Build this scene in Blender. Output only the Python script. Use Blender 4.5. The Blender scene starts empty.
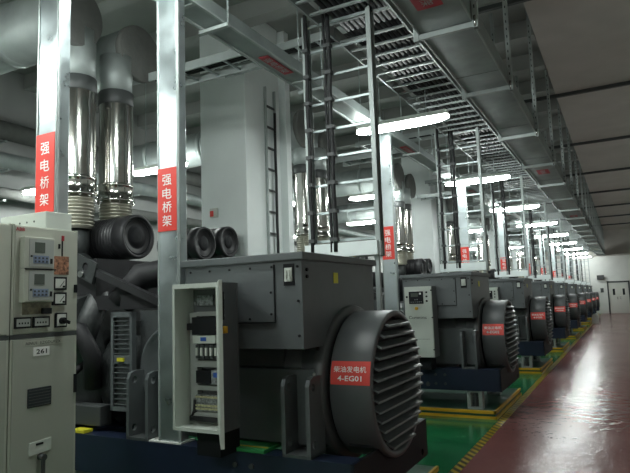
import bpy, bmesh, math, random
from mathutils import Vector, Matrix
random.seed(7)
PI = math.pi
SC = bpy.context.scene
COL = SC.collection
P = 4.58           # pitch of the generator bays along the hall
NG = 9
ORD = ['first','second','third','fourth','fifth','sixth','seventh','eighth','ninth','tenth','eleventh','twelfth','thirteenth','fourteenth','fifteenth','sixteenth','seventeenth','eighteenth','nineteenth','twentieth']
def ordn(i):
    if i < 20: return ORD[i]
    return {2:'twenty',3:'thirty',4:'forty'}[(i+1)//10] + ('-'+ORD[(i+1)%10-1] if (i+1)%10 else '')

# ---------------------------------------------------------------- materials
def mat(name, col, rough=.5, metal=0., noise=0., nscale=6., bump=0., bscale=40., rvar=0., stretch=None, coat=0., spec=.5):
    m = bpy.data.materials.new(name); m.use_nodes = True
    nt = m.node_tree; b = nt.nodes['Principled BSDF']
    c = (col[0], col[1], col[2], 1)
    b.inputs['Base Color'].default_value = c
    b.inputs['Roughness'].default_value = rough
    b.inputs['Metallic'].default_value = metal
    b.inputs['Specular IOR Level'].default_value = spec
    if coat: b.inputs['Coat Weight'].default_value = coat; b.inputs['Coat Roughness'].default_value = .12
    if noise or bump or rvar:
        tc = nt.nodes.new('ShaderNodeTexCoord'); mp = nt.nodes.new('ShaderNodeMapping')
        nt.links.new(tc.outputs['Object'], mp.inputs['Vector'])
        if stretch: mp.inputs['Scale'].default_value = stretch
    if noise or rvar:
        n = nt.nodes.new('ShaderNodeTexNoise'); n.inputs['Scale'].default_value = nscale; n.inputs['Detail'].default_value = 5
        nt.links.new(mp.outputs['Vector'], n.inputs['Vector'])
        r = nt.nodes.new('ShaderNodeMapRange'); r.inputs['From Min'].default_value = .3; r.inputs['From Max'].default_value = .7
        r.inputs['To Min'].default_value = 1-noise; r.inputs['To Max'].default_value = 1+noise*.6
        nt.links.new(n.outputs['Fac'], r.inputs['Value'])
        mx = nt.nodes.new('ShaderNodeVectorMath'); mx.operation = 'SCALE'; mx.inputs[0].default_value = col
        nt.links.new(r.outputs['Result'], mx.inputs['Scale']); nt.links.new(mx.outputs['Vector'], b.inputs['Base Color'])
        if rvar:
            r2 = nt.nodes.new('ShaderNodeMapRange'); r2.inputs['From Min'].default_value = .3; r2.inputs['From Max'].default_value = .7
            r2.inputs['To Min'].default_value = max(.03, rough-rvar); r2.inputs['To Max'].default_value = rough+rvar
            nt.links.new(n.outputs['Fac'], r2.inputs['Value']); nt.links.new(r2.outputs['Result'], b.inputs['Roughness'])
    if bump:
        n2 = nt.nodes.new('ShaderNodeTexNoise'); n2.inputs['Scale'].default_value = bscale; n2.inputs['Detail'].default_value = 3
        nt.links.new(mp.outputs['Vector'], n2.inputs['Vector'])
        bp = nt.nodes.new('ShaderNodeBump'); bp.inputs['Strength'].default_value = bump; bp.inputs['Distance'].default_value = .02
        nt.links.new(n2.outputs['Fac'], bp.inputs['Height']); nt.links.new(bp.outputs['Normal'], b.inputs['Normal'])
    return m
def emis(name, col, s):
    m = bpy.data.materials.new(name); m.use_nodes = True; nt = m.node_tree
    b = nt.nodes['Principled BSDF']; b.inputs['Base Color'].default_value = (.8,.8,.8,1)
    b.inputs['Emission Color'].default_value = (*col,1); b.inputs['Emission Strength'].default_value = s
    return m
M = dict(
 gen  = mat('generator grey paint', (.105,.118,.121), .42, 0, .10, 5, .05, 90),
 gend = mat('cast frame dark paint', (.070,.077,.079), .38, 0, .2, 6, .1, 60),
 cowl = mat('cowling dark paint', (.082,.089,.091), .42, 0, .08, 6, .03, 50),
 eng  = mat('engine block grey paint', (.032,.036,.036), .45, 0, .25, 5, .2, 25),
 blk  = mat('black rubber', (.012,.012,.014), .65, 0, .2, 12),
 fil  = mat('black filter housing', (.017,.017,.019), .5, 0, .2, 14),
 blue = mat('navy skid paint', (.010,.017,.040), .4, 0, .15, 5),
 galv = mat('galvanised steel', (.42,.48,.48), .36, .6, .18, 7, .05, 60, .10),
 galvd= mat('galvanised dull steel', (.36,.40,.39), .5, .3, .15, 5, .05, 60),
 raild= mat('dull ladder steel', (.20,.225,.22), .55, .3, .12, 5),
 pale = mat('pale galvanised cover', (.80,.87,.86), .45, .1, .08, 4),
 rise = mat('bright galvanised riser', (.50,.56,.57), .34, .9, .16, 5, .04, 50, .08),
 duct = mat('galvanised trunking steel', (.27,.31,.30), .5, .4, .16, 4, .04, 40),
 ss   = mat('polished stainless steel', (.62,.61,.57), .14, 1., .08, 3),
 bell = mat('cream bellows metal', (.42,.41,.34), .35, .6, .12, 10),
 lag  = mat('grey lagging cloth', (.16,.165,.155), .85, 0, .12, 9, .2, 30),
 whit = mat('white column paint', (.82,.87,.86), .5, 0, .05, 2),
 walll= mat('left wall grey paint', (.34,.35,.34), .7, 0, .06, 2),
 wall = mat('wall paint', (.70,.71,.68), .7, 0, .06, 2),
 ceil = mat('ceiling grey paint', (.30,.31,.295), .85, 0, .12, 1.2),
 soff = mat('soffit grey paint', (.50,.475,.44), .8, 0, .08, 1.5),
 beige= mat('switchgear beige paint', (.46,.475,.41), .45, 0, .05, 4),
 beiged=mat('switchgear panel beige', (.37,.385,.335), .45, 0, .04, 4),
 panel= mat('control panel light grey', (.56,.60,.55), .38, 0, .04, 5),
 panin= mat('enclosure inner grey', (.36,.38,.36), .5, 0, .05, 5),
 dark = mat('dark plastic', (.012,.013,.015), .6, spec=.2),
 dgry = mat('dark grey plastic', (.05,.055,.055), .5),
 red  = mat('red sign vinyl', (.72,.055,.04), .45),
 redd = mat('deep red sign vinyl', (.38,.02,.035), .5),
 wht  = mat('white lettering', (.85,.85,.83), .5),
 whtl = mat('white plate', (.62,.64,.60), .5),
 ylw  = mat('yellow paint', (.62,.36,.015), .4, 0, .12, 8),
 ylab = mat('yellow label', (.65,.6,.03), .5),
 grn  = mat('green epoxy floor', (.012,.145,.052), .16, 0, .12, 1.3, .03, 3, .06),
 grnl = mat('bright green tray paint', (.05,.36,.11), .4),
 grnp = mat('dark green plinth paint', (.016,.085,.05), .35, 0, .15, 4),
 redf = mat('maroon epoxy floor', (.19,.078,.073), .21, 0, .14, 1.1, .34, 9., .02, (1,.6,1), spec=.12),
 cab  = mat('black power cable', (.012,.013,.014), .65, 0, .2, 30),
 scr  = mat('grey green display', (.085,.10,.085), .25),
 keyb = mat('blue grey keypad', (.20,.25,.36), .5),
 mimic= mat('orange mimic diagram', (.36,.17,.10), .5, 0, .9, 60),
 brn  = mat('brown terminal label', (.21,.19,.13), .5, 0, .5, 40),
 dgry2= mat('grey mounting plate', (.12,.13,.13), .5),
 comp = mat('component grey', (.25,.27,.27), .5, 0, .7, 60),
 tblk = mat('beige terminal blocks', (.46,.44,.26), .5, 0, .5, 70, 0, 40),
 blul = mat('blue sticker', (.03,.10,.42), .4),
 copp = mat('copper wire', (.35,.12,.05), .4, .3, .4, 60),
 glass= mat('dark glass', (.02,.025,.03), .08),
 steel= mat('bright steel', (.55,.56,.55), .25, 1.),
 door = mat('white door paint', (.62,.63,.58), .4),
 tube = emis('lamp diffuser', (.93,1.,.97), 60.),
)
# stripe (black / yellow hazard) : diagonal pattern in object space
def hazard():
    m = bpy.data.materials.new('hazard stripe paint'); m.use_nodes = True; nt = m.node_tree; b = nt.nodes['Principled BSDF']
    tc = nt.nodes.new('ShaderNodeTexCoord'); sp = nt.nodes.new('ShaderNodeSeparateXYZ'); nt.links.new(tc.outputs['Object'], sp.inputs[0])
    ad = nt.nodes.new('ShaderNodeMath'); ad.operation='ADD'; nt.links.new(sp.outputs['X'], ad.inputs[0]); nt.links.new(sp.outputs['Y'], ad.inputs[1])
    mu = nt.nodes.new('ShaderNodeMath'); mu.operation='MULTIPLY'; mu.inputs[1].default_value = 1/.13; nt.links.new(ad.outputs[0], mu.inputs[0])
    fr = nt.nodes.new('ShaderNodeMath'); fr.operation='FRACT'; nt.links.new(mu.outputs[0], fr.inputs[0])
    gt = nt.nodes.new('ShaderNodeMath'); gt.operation='GREATER_THAN'; gt.inputs[1].default_value=.5; nt.links.new(fr.outputs[0], gt.inputs[0])
    mx = nt.nodes.new('ShaderNodeMix'); mx.data_type='RGBA'; nt.links.new(gt.outputs[0], mx.inputs[0])
    mx.inputs[6].default_value=(.012,.014,.012,1); mx.inputs[7].default_value=(.45,.33,.03,1)
    nt.links.new(mx.outputs[2], b.inputs['Base Color']); b.inputs['Roughness'].default_value=.3
    return m
M['haz'] = hazard()

# ---------------------------------------------------------------- mesh helpers
class MB:
    def __init__(s): s.b = bmesh.new()
    def box(s, x0,x1,y0,y1,z0,z1, bev=0.):
        vs = [s.b.verts.new((x,y,z)) for x in (x0,x1) for y in (y0,y1) for z in (z0,z1)]
        fs = [s.b.faces.new([vs[i] for i in f]) for f in ((0,1,3,2),(4,6,7,5),(0,4,5,1),(2,3,7,6),(0,2,6,4),(1,5,7,3))]
        if bev:
            es = set(e for f in fs for e in f.edges)
            bmesh.ops.bevel(s.b, geom=list(es), offset=bev, segments=2, affect='EDGES', profile=.5)
        return s
    def lathe(s, prof, axis='z', c=(0,0,0), n=32, caps=True):
        """prof: list of (r, t) along axis"""
        rings = []
        for r, t in prof:
            ring = []
            for k in range(n):
                a = 2*PI*k/n; u, v = r*math.cos(a), r*math.sin(a)
                p = {'z':(u,v,t), 'x':(t,u,v), 'y':(v,t,u)}[axis]
                ring.append(s.b.verts.new((p[0]+c[0], p[1]+c[1], p[2]+c[2])))
            rings.append(ring)
        for a, b in zip(rings, rings[1:]):
            for k in range(n):
                f = s.b.faces.new((a[k], a[(k+1)%n], b[(k+1)%n], b[k])); f.smooth = True
        if caps:
            if prof[0][0] > 1e-5: s.b.faces.new(list(reversed(rings[0])))
            if prof[-1][0] > 1e-5: s.b.faces.new(rings[-1])
        return s
    def cyl(s, p0, p1, r, n=12, r2=None):
        p0, p1 = Vector(p0), Vector(p1); d = (p1-p0); z = d.normalized()
        x = z.orthogonal().normalized(); y = z.cross(x); r2 = r if r2 is None else r2
        A = []; B = []
        for k in range(n):
            a = 2*PI*k/n; o = x*math.cos(a)+y*math.sin(a)
            A.append(s.b.verts.new(p0+o*r)); B.append(s.b.verts.new(p1+o*r2))
        for k in range(n):
            f = s.b.faces.new((A[k],A[(k+1)%n],B[(k+1)%n],B[k])); f.smooth = n > 6
        s.b.faces.new(list(reversed(A))); s.b.faces.new(B)
        return s
    def tube(s, pts, r, n=10):
        pts = [Vector(p) for p in pts]; rings = []; up = None
        for i, p in enumerate(pts):
            d = (pts[min(i+1,len(pts)-1)] - pts[max(i-1,0)]).normalized()
            x = d.orthogonal().normalized() if up is None else (up - d*up.dot(d)).normalized()
            up = x; y = d.cross(x)
            rr = r[i] if isinstance(r,(list,tuple)) else r
            rings.append([s.b.verts.new(p + (x*math.cos(2*PI*k/n)+y*math.sin(2*PI*k/n))*rr) for k in range(n)])
        for a, b in zip(rings, rings[1:]):
            for k in range(n):
                f = s.b.faces.new((a[k],a[(k+1)%n],b[(k+1)%n],b[k])); f.smooth = True
        s.b.faces.new(list(reversed(rings[0]))); s.b.faces.new(rings[-1])
        return s
    def prism(s, poly, axis, t0, t1):
        """poly: list of 2D points; axis x -> (y,z) ; y -> (x,z) ; z -> (x,y)"""
        def P3(p,t): return {'x':(t,p[0],p[1]),'y':(p[0],t,p[1]),'z':(p[0],p[1],t)}[axis]
        A = [s.b.verts.new(P3(p,t0)) for p in poly]; B = [s.b.verts.new(P3(p,t1)) for p in poly]
        n = len(poly)
        s.b.faces.new(A); s.b.faces.new(list(reversed(B)))
        for k in range(n): s.b.faces.new((A[k],B[k],B[(k+1)%n],A[(k+1)%n]))
        return s
    def build(s, name, m, parent=None, loc=None, off=None):
        """geometry is given in world coordinates; off = world position of the object's own origin"""
        o0 = Vector(off) if off is not None else (Vector(parent['o0']) if parent is not None else Vector((0,0,0)))
        bmesh.ops.recalc_face_normals(s.b, faces=s.b.faces)
        bmesh.ops.translate(s.b, verts=s.b.verts, vec=-o0)
        me = bpy.data.meshes.new(name); s.b.to_mesh(me); s.b.free()
        me.materials.append(m if not isinstance(m,str) else M[m])
        o = bpy.data.objects.new(name, me); COL.objects.link(o)
        if parent is not None:
            o.parent = parent; o.location = o0 - Vector(parent['o0'])
        else: o.location = o0
        O0[o.name] = o0; o['o0'] = list(o0)
        return o
O0 = {}
def holed_plate(mb, axis, t0, t1, outer, hc, hr, n=16):
    """plate with a round hole : outer polygon (list of 2D) bridged to hole"""
    pts = []; cx, cy = hc
    def ray(a):
        dx, dy = math.cos(a), math.sin(a); best = 9e9
        for i in range(len(outer)):
            x1,y1 = outer[i]; x2,y2 = outer[(i+1)%len(outer)]
            ex,ey = x2-x1,y2-y1; den = dx*ey-dy*ex
            if abs(den) < 1e-9: continue
            t = ((x1-cx)*ey-(y1-cy)*ex)/den; u = ((x1-cx)*dy-(y1-cy)*dx)/den
            if t > 0 and -1e-6 <= u <= 1+1e-6: best = min(best,t)
        return (cx+dx*best, cy+dy*best)
    angs = sorted(set([2*PI*k/n for k in range(n)] + [math.atan2(y-cy,x-cx)%(2*PI) for x,y in outer]))
    O = [ray(a) for a in angs]; I = [(cx+hr*math.cos(a), cy+hr*math.sin(a)) for a in angs]
    def P3(p,t): return {'x':(t,p[0],p[1]),'y':(p[0],t,p[1]),'z':(p[0],p[1],t)}[axis]
    V = [[mb.b.verts.new(P3(p,t)) for p in L] for L in (O,I) for t in (t0,t1)]
    m = len(angs)
    for k in range(m):
        j = (k+1)%m
        for q in ((V[0][k],V[0][j],V[2][j],V[2][k]),(V[1][k],V[3][k],V[3][j],V[1][j]),(V[0][k],V[1][k],V[1][j],V[0][j]),(V[2][k],V[2][j],V[3][j],V[3][k])):
            mb.b.faces.new(q)
    return mb
def B(*a, **k): return MB().box(*a, **k)
def tag(o, label=None, cat=None, group=None, kind=None):
    if label: o['label'] = label
    if cat: o['category'] = cat
    if group: o['group'] = group
    if kind: o['kind'] = kind
    return o
def empty(name, loc, label, cat, group=None):
    o = bpy.data.objects.new(name, None); COL.objects.link(o); o.location = loc; o.empty_display_size = .2
    o['o0'] = list(loc); O0[o.name] = Vector(loc); return tag(o, label, cat, group)
def kids(o): return [c for c in COL.objects if c.parent == o]
KID = {}
def snapshot(root):
    """list tree once so that copies are cheap"""
    t = {}
    for c in COL.objects:
        if c.parent: t.setdefault(c.parent.name, []).append(c)
    return t
def copy_tree(o, tree, parent=None, skip=()):
    c = o.copy(); COL.objects.link(c); c.parent = parent
    for ch in tree.get(o.name, []):
        if ch.name.split('.')[0] in skip: continue
        copy_tree(ch, tree, c, skip)
    return c
def struct(name, mb, m): return tag(mb.build(name, m), kind='structure')

# text -> flat mesh, mapped by a function (u,v) -> world
TC = {}
def text_geo(s):
    if s in TC: return TC[s]
    cu = bpy.data.curves.new('t','FONT'); cu.body = s; cu.size = 1; cu.resolution_u = 2; cu.offset = .006 if s in (ZH,GZ) or s in ZH else .018 if s.startswith('4-') or s in ('261','ABB') else 0.
    ob = bpy.data.objects.new('t', cu); COL.objects.link(ob)
    bpy.context.view_layer.update()
    dg = bpy.context.evaluated_depsgraph_get(); me = bpy.data.meshes.new_from_object(ob.evaluated_get(dg))
    v = [tuple(x.co[:2]) for x in me.vertices]; f = [tuple(p.vertices) for p in me.polygons]
    bpy.data.objects.remove(ob); bpy.data.meshes.remove(me)
    if v:
        x0=min(a[0] for a in v); x1=max(a[0] for a in v); y0=min(a[1] for a in v); y1=max(a[1] for a in v)
        v = [((a-x0)/(x1-x0), (b-y0)/(y1-y0)) for a,b in v]
    TC[s] = (v,f); return TC[s]
def text(s, u0,u1,v0,v1, fn, m, parent, name='lettering'):
    v, f = text_geo(s); mb = MB()
    vs = [mb.b.verts.new(fn(u0+(u1-u0)*a, v0+(v1-v0)*b)) for a,b in v]
    for q in f:
        try: mb.b.faces.new([vs[i] for i in q])
        except ValueError: pass
    o0 = Vector(parent['o0'])
    bmesh.ops.translate(mb.b, verts=mb.b.verts, vec=-o0)
    me = bpy.data.meshes.new(name); mb.b.to_mesh(me); mb.b.free(); me.materials.append(M[m])
    o = bpy.data.objects.new(name, me); COL.objects.link(o); o.parent = parent; o['o0'] = list(o0); return o
def texts(lines, fn, m, parent, name='lettering'):
    """several strings merged in one mesh; lines = [(s,u0,u1,v0,v1)]"""
    mb = MB(); o0 = Vector(parent['o0'])
    for (s,u0,u1,v0,v1) in lines:
        v, f = text_geo(s)
        vs = [mb.b.verts.new(Vector(fn(u0+(u1-u0)*a, v0+(v1-v0)*b))-o0) for a,b in v]
        for q in f:
            try: mb.b.faces.new([vs[i] for i in q])
            except ValueError: pass
    me = bpy.data.meshes.new(name); mb.b.to_mesh(me); mb.b.free(); me.materials.append(M[m])
    o = bpy.data.objects.new(name, me); COL.objects.link(o); o.parent = parent; o['o0'] = list(o0); return o
ZH = '\u5f3a\u7535\u6865\u67b6'      # the four characters on the risers
GZ = '\u67f4\u6cb9\u53d1\u7535\u673a'

# ================================================================= THE SHELL
XL, XR, YB, YF, ZH_, ZS = -9.6, 2.3, -4.0, 44.6, 6.0, 5.73
struct('floor', B(-1.453, XR, YB, YF, -.1, 0), 'redf')
struct('floor.001', B(XL, -1.545, YB, YF, -.1, 0), 'grn')
struct('trim_1', B(-1.545, -1.453, YB, YF, -.1, .001), 'haz')
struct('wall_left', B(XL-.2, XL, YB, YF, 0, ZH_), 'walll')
struct('wall_right', B(XR, XR+.2, YB, YF, 0, ZH_), 'wall')
struct('wall_back', B(XL, XR, YB-.2, YB, 0, ZH_), 'wall')
struct('wall_far', B(XL, XR, YF, YF+.2, 0, ZH_), 'wall')
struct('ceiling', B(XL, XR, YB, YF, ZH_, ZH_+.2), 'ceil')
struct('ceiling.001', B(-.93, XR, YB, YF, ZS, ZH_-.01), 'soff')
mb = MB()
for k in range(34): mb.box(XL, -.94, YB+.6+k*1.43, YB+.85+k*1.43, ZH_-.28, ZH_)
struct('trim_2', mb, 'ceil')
# ceiling battens crossing the aisle
for k in range(-1,7):
    y = 12.75+4.6*k
    o = B(-1.6, XR, y-.035, y+.035, ZS-.07, ZS).build('ceiling_batten', 'dgry', off=(XR-.2,y,ZS-.02))
    tag(o, 'thin dark batten across the aisle ceiling, %s from the camera' % ordn(k+1), 'batten', 'battens across the aisle ceiling')
struct('trim_4', B(XL, XR, YF-.35, YF, 3.95, ZS), 'soff')
# far double door
struct('door_1', B(-.93,.27,YF-.03,YF,0,2.1), 'door')
for i,x in enumerate((-.93,-.33)):
    d = B(x+.03,x+.57,YF-.06,YF-.03,.02,2.05,.005).build('door_%d'%(i+2),'door'); tag(d, kind='structure')
    B(x+.23,x+.37,YF-.07,YF-.055,1.25,1.68).build('vision_panel','glass',d)
    B(x+(.48 if i==0 else .06),x+(.52 if i==0 else .1),YF-.1,YF-.06,.95,1.15).build('door_handle','steel',d)
struct('trim_3', MB().box(-1.02,-.93,YF-.07,YF,0,2.2).box(.27,.36,YF-.07,YF,0,2.2).box(-1.02,.36,YF-.07,YF,2.1,2.2), 'dgry')

# ================================================================= CAMERA
R = ((0.880081,-0.082734,-0.46756),(0.473564,0.081261,0.877003),(-0.034564,-0.993253,0.110696))
cam = bpy.data.cameras.new('Camera'); co = bpy.data.objects.new('Camera', cam); COL.objects.link(co)
m4 = Matrix.Identity(4)
for i in range(3):
    m4[i][0] = R[i][0]; m4[i][1] = -R[i][1]; m4[i][2] = -R[i][2]
m4[2][3] = 1.6
co.matrix_world = m4; cam.sensor_width = 36; cam.lens = 572.5/630*36; cam.clip_start = .05; cam.clip_end = 200
SC.camera = co

# ================================================================= GENERATOR SET (first bay, world coordinates)
AY, AZ = 3.9, 1.01
def generator():
    g = empty('generator_set', (-3.9, AY, .1), 'x', 'generator', 'diesel generator sets along the hall')
    # skid: two long I beams, end beam with a hole, cross members
    for (y0,y1) in ((3.2,3.36),(4.44,4.6)):
        yo = y0 if y0 < 4 else y1-.02
        MB().box(-8.0,-1.5,y0,y1,.34,.365).box(-8.0,-1.5,y0,y1,.595,.62).box(-8.0,-1.5,yo,yo+.02,.36,.6).build('skid_beam','blue',g)
    pl = MB(); holed_plate(pl,'x',-1.52,-1.495,[(3.2,.34),(4.6,.34),(4.6,.62),(3.2,.62)],(4.47,.39),.025)
    pl.build('end_plate','dark',g)
    for a,b in ((-8,-7.95),(-6.6,-6.4),(-4.9,-4.75),(-3.95,-3.8)): B(a,b,3.36,4.44,.38,.6).build('cross_member','blue',g)
    for dx in (0,.13):
        for z in (.42,.54): MB().cyl((-2.36+dx,3.2,z),(-2.36+dx,3.185,z),.018,8).build('skid_bolt','dgry',g)
    MB().cyl((-2.47,3.2,.41),(-2.47,3.185,.41),.03,10).build('skid_bolt','dgry',g)
    for x in (-1.96,-4.3,-6.6):
        for (y0,y1) in ((3.24,3.36),(4.44,4.56)):
            m = MB().box(x,x+.2,y0,y1,.1,.13).box(x,x+.2,y0,y1,.31,.34).box(x,x+.045,y0,y1,.13,.31).box(x+.155,x+.2,y0,y1,.13,.31)
            i = m.build('spring_isolator','galvd',g)
            s = MB(); s.lathe([(.03 if q%2 else .04, .13+.18*q/10) for q in range(11)], 'z', (x+.1,(y0+y1)/2,0), 12).build('spring','dgry',i)
    # alternator frame
    MB().lathe([(.40,-3.35),(.50,-3.32),(.50,-1.95),(.44,-1.9)],'x',(0,AY,AZ),48).build('alternator_frame','gen',g)
    for s in (-1,1):
        y0,y1 = (3.36,3.5) if s<0 else (4.3,4.44)
        B(-3.3,-1.83,y0,y1,.66,1.15,.01).build('side_panel','gen',g)
    for x in (-3.36,-3.17,-1.995,-1.80-.015):
        for s in (-1,1):
            yo = AY+s*.70; yi = AY+s*.5
            poly = [(yo,.62),(yo,1.06)]+[(yo-s*.05*(1-math.cos(a)),1.06+.05*math.sin(a)) for a in (PI/6,PI/3,PI/2)]+[(yi,1.11),(yi,.62)]
            for zc in (1,):
                m = MB(); holed_plate(m,'x',x,x+.028,[(yo,.84),(yo,1.06),(yo-s*.02,1.1),(yo-s*.06,1.115),(yi,1.115),(yi,.84)],(yo-s*.055,1.05),.026)
                holed_plate(m,'x',x,x+.028,[(yo,.62),(yo,.84),(yi,.84),(yi,.62)],(yo-s*.055,.70),.026)
                m.build('mounting_foot','gen',g)
    B(-3.36,-3.14,3.2,3.4,.62,.64).build('foot_plate','gend',g); B(-1.995,-1.787,3.2,3.4,.62,.64).build('foot_plate','gend',g)
    # flange ring with bolts, gap, cowling drum
    fr = MB().lathe([(.44,-1.95),(.525,-1.95),(.53,-1.94),(.53,-1.875),(.545,-1.87),(.545,-1.785),(.535,-1.775),(.44,-1.775)],'x',(0,AY,AZ),64).build('flange_ring','cowl',g)
    for k in range(10):
        a = PI/2+.12+k*PI/10; MB().cyl((-1.83,AY+.545*math.cos(a),AZ+.545*math.sin(a)),(-1.83,AY+.556*math.cos(a),AZ+.556*math.sin(a)),.013,6).build('flange_bolt','steel',fr)
    MB().lathe([(.46,-1.86),(.46,-1.70)],'x',(0,AY,AZ),48).build('air_gap_liner','dark',g)
    dr = MB().lathe([(.44,-1.745),(.495,-1.745),(.502,-1.735),(.502,-1.462),(.497,-1.452),(.462,-1.452),(.460,-1.51)],'x',(0,AY,AZ),72,caps=False).build('fan_cowling','cowl',g)
    hs = MB()
    for sgn in (1,-1):   # slots near the bottom edge
        a = -PI/2-.75*sgn
        hs.box(-1.69,-1.52,AY+.505*math.cos(a)-.004,AY+.505*math.cos(a)+.004,AZ+.505*math.sin(a)-.008,AZ+.505*math.sin(a)+.008)
    hs.build('drain_slot','dark',dr)
    MB().lathe([(.46,-1.512),(.0,-1.515)],'x',(0,AY,AZ),48,caps=False).build('grille_backing','dark',dr)
    lv = MB(); N = 13
    for k in range(N):
        z = AZ-.40+.80*k/(N-1); h = math.sqrt(max(.458**2-(z-AZ)**2,.01))
        y0,y1 = AY-h,AY+h
        pr = [(-1.49,z+.022),(-1.485,z+.030),(-1.422,z+.003),(-1.420,z-.010)]
        A = [lv.b.verts.new((p[0],y0+(.0 if i<2 else .0),p[1])) for i,p in enumerate(pr)]; C = [lv.b.verts.new((p[0],y1,p[1])) for p in pr]
        lv.b.faces.new(A); lv.b.faces.new(list(reversed(C)))
        for i in range(4): lv.b.faces.new((A[i],C[i],C[(i+1)%4],A[(i+1)%4]))
    lv.build('louvre_grille','gen',dr)
    # red number plate wrapped round the drum
    rr = .5045
    def onDrum(u, ang, r=rr): return (u, AY-r*math.cos(ang), AZ+r*math.sin(ang))
    a0, a1 = .085, .385; mb = MB(); n=10
    rows = [[mb.b.verts.new(onDrum(x, a0+(a1-a0)*k/n)) for x in (-1.735,-1.458)] for k in range(n+1)]
    for r0,r1 in zip(rows,rows[1:]): mb.b.faces.new((r0[0],r0[1],r1[1],r1[0]))
    npl = mb.build('number_plate','red',g); npl['label'] = 'red number plate with white lettering'
    # terminal box
    tb = MB().box(-2.76,-1.8,3.18,4.36,1.295,1.87,.004).build('terminal_box','gen',g)
    B(-2.79,-1.775,3.155,4.39,1.862,1.912,.006).build('box_lid','gen',g)
    ap = MB().box(-2.735,-2.01,3.171,3.18,1.47,1.845,.002).build('access_panel','gen',g)
    bt = MB()
    for x in [-2.70+i*.17 for i in range(5)]: bt.cyl((x,3.165,1.825),(x,3.172,1.825),.008,8)
    for z in (1.52,1.66): bt.cyl((-2.03,3.165,z),(-2.03,3.172,z),.008,8)
    for x in (-2.35,-2.2): bt.cyl((x,3.165,1.49),(x,3.172,1.49),.008,8)
    bt.build('panel_screws','dark',ap)
    bt = MB()
    for z in (1.82,1.60,1.38): bt.cyl((-1.83,3.172,z),(-1.83,3.181,z),.009,8)
    for z in (1.80,1.755): bt.cyl((-1.801,3.24,z),(-1.79,3.24,z),.012,8)
    bt.build('box_screws','dark',tb)
    MB().box(-2.735,-2.005,3.1715,3.179,1.462,1.468).box(-2.008,-2.002,3.1715,3.179,1.465,1.84).build('panel_seam','dark',tb)
    rc = B(-1.935,-1.855,3.176,3.181,1.70,1.84).build('latch_recess','dark',g)
    MB().box(-1.925,-1.868,3.168,3.178,1.725,1.815,.003).box(-1.915,-1.905,3.160,3.17,1.74,1.80).box(-1.89,-1.88,3.160,3.17,1.74,1.80).build('latch_plate','panel',rc)
    yl = MB().box(-1.801,-1.797,3.63,3.70,1.715,1.79).build('warning_label','ylab',g); yl['label']='small yellow warning label'
    B(-3.0,-1.95,3.55,4.25,1.2,1.3).build('box_pedestal','gend',g)
    B(-2.72,-2.1,3.42,3.52,.62,1.3).build('support_pedestal','gend',g)
    # control enclosure (open box) on near side
    x0,x1,yf,yb,z0,z1 = -2.635,-2.262,2.91,3.12,.80,1.735; t=.012
    ce = MB().box(x0,x1,yb-t,yb,z0,z1).box(x0,x0+t,yf,yb-t,z0,z1).box(x1-t,x1,yf,yb-t,z0,z1).box(x0+t,x1-t,yf,yb-t,z0,z0+t).box(x0+t,x1-t,yf,yb-t,z1-t,z1)
    ce.box(x0,x1,yf-.004,yf,z1-.03,z1).box(x0,x1,yf-.004,yf,z0,z0+.022).box(x0,x0+.018,yf-.004,yf,z0+.022,z1-.03).box(x1-.012,x1,yf-.004,yf,z0+.022,z1-.03)
    ce = ce.build('control_enclosure','panel',g)
    MB().box(-2.55,-2.36,3.04,3.25,.62,.80).build('enclosure_bracket','dark',g); B(-2.58,-2.31,3.12,3.18,1.32,1.7).build('enclosure_bracket','gend',g)
    B(x1,x1+.003,yf+.004,yb,z0,z1).build('enclosure_side','gen',g)
    # door hinged at the right
    hx, hy = x1, yf-.006
    dmb = MB().box(x0,hx,hy-.022,hy,z0,z1,.003).box(x0+.02,hx-.02,hy,hy+.003,z0+.02,z1-.02)
    dr = dmb.build('control_door','panel',g,off=(hx,hy,z0))
    ds = MB().box(-2.57,-2.37,hy-.034,hy-.022,1.505,1.67,.004).build('display_unit','dark',dr)
    MB().box(-2.54,-2.44,hy-.0355,hy-.034,1.60,1.65).build('display_screen','scr',dr)
    MB().cyl((-2.41,hy-.04,1.64),(-2.41,hy-.034,1.64),.014,12).build('status_dial','whtl',dr)
    k = MB()
    for i in range(6): k.box(-2.545+i*.028,-2.53+i*.028,hy-.038,hy-.034,1.525,1.535)
    for i in range(2): k.box(-2.49+i*.03,-2.478+i*.03,hy-.038,hy-.034,1.555,1.567)
    k.build('keypad','comp',dr)
    k = MB()
    for z in (1.655,1.60,1.54): k.cyl((-2.325,hy-.034,z),(-2.325,hy-.022,z),.013,12)
    k.build('indicator_lamps','dark',dr)
    MB().cyl((-2.60,hy-.03,1.60),(-2.60,hy-.02,1.60),.014,10).build('key_lock','dark',dr)
    k = MB()
    for z in (1.68,1.32,.90): k.cyl((-2.262,hy-.03,z),(-2.262,hy-.02,z),.010,10)
    k.build('door_hinge','dark',dr)
    MB().cyl((-2.47,hy-.045,1.445),(-2.47,hy-.022,1.445),.022,14).box(-2.475,-2.465,hy-.055,hy-.045,1.425,1.465).build('selector_switch','ylw',dr)
    text('Cummins',-2.585,-2.34,1.305,1.345,lambda u,v:(u,hy-.0235,v),'dark',dr,'maker_lettering')
    MB().box(-2.50,-2.31,hy-.0232,hy-.022,1.035,1.04).build('door_rule','comp',dr)
    # engine side ---------------------------------------------------------
    MB().lathe([(.40,-3.95),(.46,-3.93),(.47,-3.90),(.47,-3.42),(.49,-3.40),(.49,-3.38),(.45,-3.36)],'x',(0,AY,AZ),56).build('coupling_housing','eng',g)
    X0,X1,Y0 = -3.615,-3.385,3.28
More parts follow.
